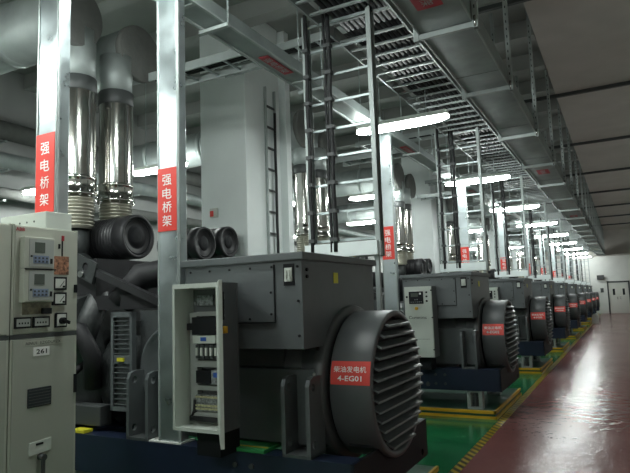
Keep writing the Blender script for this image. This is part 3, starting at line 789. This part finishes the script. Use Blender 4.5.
np_ = MB().box(XC+.006,XC+.008,2.128,2.385,1.395,1.424).build('name_plate','beige',e)
text('AINU1  EZGDUPZX',2.138,2.372,1.401,1.418,fx(.0092),'dgry',np_,'plate_lettering')
np_ = MB().box(XC+.006,XC+.009,2.190,2.296,1.334,1.384).build('number_plate','wht',e)
text('261',2.208,2.278,1.345,1.373,fx(.0102),'dark',np_,'plate_lettering')
MB().box(XC+.006,XC+.012,2.158,2.312,1.044,1.152,.004).build('inspection_window','glass',e)
w = MB()
for q in range(6): w.box(XC+.012,XC+.0135,2.164,2.306,1.052+q*.017,1.055+q*.017)
w.build('window_mesh','dgry',e)
lp = MB().prism([(2.174,.848),(2.316,.856),(2.316,.786),(2.174,.778)],'x',XC+.006,XC+.012).build('lock_plate','panel',e)
MB().box(XC+.012,XC+.014,2.215,2.262,.828,.840).build('lock_slot','dark',lp)
MB().cyl((XC+.006,2.245,.76),(XC+.05,2.245,.76),.018,12).box(XC+.03,XC+.045,2.236,2.254,.66,.76).build('door_lever','dgry',e)
B(XC,XC+.014,2.47,2.488,1.087,1.198).build('hinge','dark',e); B(XC,XC+.016,2.466,2.484,1.70,1.75).build('hinge','dark',e)
for yy,nn in ((1.60,'plain beige switchgear cabinet at the left edge, beside cabinet 261'),):
    q,_,_ = cabinet(yy,yy+.443); q['label'] = nn
t = MB().box(-3.55,-3.10,2.30,2.488,2.0955,2.205,.003).build('wiring_box','panel'); tag(t,'pale sheet metal wiring box lying on top of cabinet 261','wiring box')
t['o0'] = [0,0,0]
for q in range(4): MB().cyl((-3.42+q*.07,2.298,2.15),(-3.42+q*.07,2.301,2.15),.007,8).build('box_hole','dgry',t)

# ================================================================= LAMPS
def lamp(name, x0, x1, y, z, ztop, label, group):
    e = empty(name, ((x0+x1)/2,y,z+.06), label, 'lamp', group)
    MB().box(x0+.02,x1-.02,y-.075,y+.075,z+.025,z+.085,.012).build('lamp_housing','panel',e)
    d = MB(); r=.06; L=x1-x0
    d.lathe([(0.001,x0),(r*.45,x0+.01),(r*.8,x0+.12),(r,x0+.30),(r,x1-.30),(r*.8,x1-.12),(r*.45,x1-.01),(.001,x1)],'x',(0,y,z),20)
    d.build('diffuser','tube',e)
    for x in (x0+.3,x1-.3):
        MB().cyl((x,y,z+.07),(x,y,ztop),.006,6).build('suspension_rod','galv',e)
    return e
for k in range(-2,9):
    y = 7.16+4.5*k
    lamp('aisle_lamp',-3.1,-1.8,y,3.9,4.3 if k>-2 else ZH_,('lit linear lamp hung below the ceiling ladder, %s from the camera'%ordn(k) if k>=0 else ('lit linear lamp above the switchgear cabinets','lit linear lamp behind the camera')[-k-1]),'lamps in a row below the ceiling ladder')
for k in range(-2,8):
    if k == -1: continue
    y = 7.5+P*k
    lamp('bay_lamp',-7.7,-6.45,y,4.0,ZH_-.0,('lit linear lamp high among the engines, %s from the camera'%ordn(k) if k>=0 else 'lit linear lamp high behind the camera on the engine side'),'lamps among the engines')
lamp('front_lamp',-4.72,-3.45,2.0,3.5,ZH_,'lit linear lamp high to the left of the switchgear cabinets','lamps over the switchgear')
for k in range(3):
    lamp('middle_lamp',-5.55,-4.3,12.2+2*P*k,3.95,ZH_,'lit linear lamp between two generator bays, %s of its line'%ordn(k),'lamps between the bays')
for k in range(4):
    lamp('side_lamp',-8.95,-7.75,6.2+2*P*k,3.6,ZH_,'lit linear lamp near the left wall, %s from the camera'%ordn(k),'lamps near the left wall')

# ================================================================= PIPES ALONG THE LEFT WALL, FAR WALL ITEMS
for (x,z,r,m_,lb) in ((-9.2,4.7,.16,'lag','grey pipe along the left wall, uppermost'),(-9.1,4.15,.13,'galvd','galvanised pipe along the left wall, second from the top'),(-9.2,3.6,.10,'lag','thin grey pipe along the left wall below the galvanised one')):
    e = empty('service_pipe', (x,20,z), lb, 'pipe')
    MB().cyl((x,YB+.1,z),(x,YF-.1,z),r,24).build('pipe_run',m_,e)
    q = MB()
    for k in range(16): q.box(XL,x,YB+1+3*k,YB+1.05+3*k,z-r-.03,z-r)
    q.build('pipe_brackets','galvd',e)
e = empty('loudspeaker', (-1.35,YF-.1,2.45), 'small dark box on the far wall left of the doors', 'speaker')
MB().box(-1.6,-1.15,YF-.2,YF,2.35,2.65,.01).build('speaker_case','dgry',e)
e = B(-1.45,-1.25,YF-.05,YF,1.45,1.75).build('notice_board','dgry'); tag(e,'small dark notice on the far wall beside the doors','notice')
e = empty('floor_box', (-1.36,31.45,0), 'small white box on the floor at the far end of the aisle edge', 'box')
MB().box(-1.52,-1.2,31.3,31.6,0,.42,.01).build('box_body','whtl',e)

# ================================================================= WORLD + VIEW
w = bpy.data.worlds.new('World'); SC.world = w; w.use_nodes = True
w.node_tree.nodes['Background'].inputs[0].default_value = (.55,.62,.6,1); w.node_tree.nodes['Background'].inputs[1].default_value = .02
vs = SC.view_settings; vs.view_transform = 'Standard'; vs.look = 'None'; vs.gamma = 1; vs.use_curve_mapping = False; vs.exposure = .6
for o in COL.objects:
    if 'o0' in o: del o['o0']
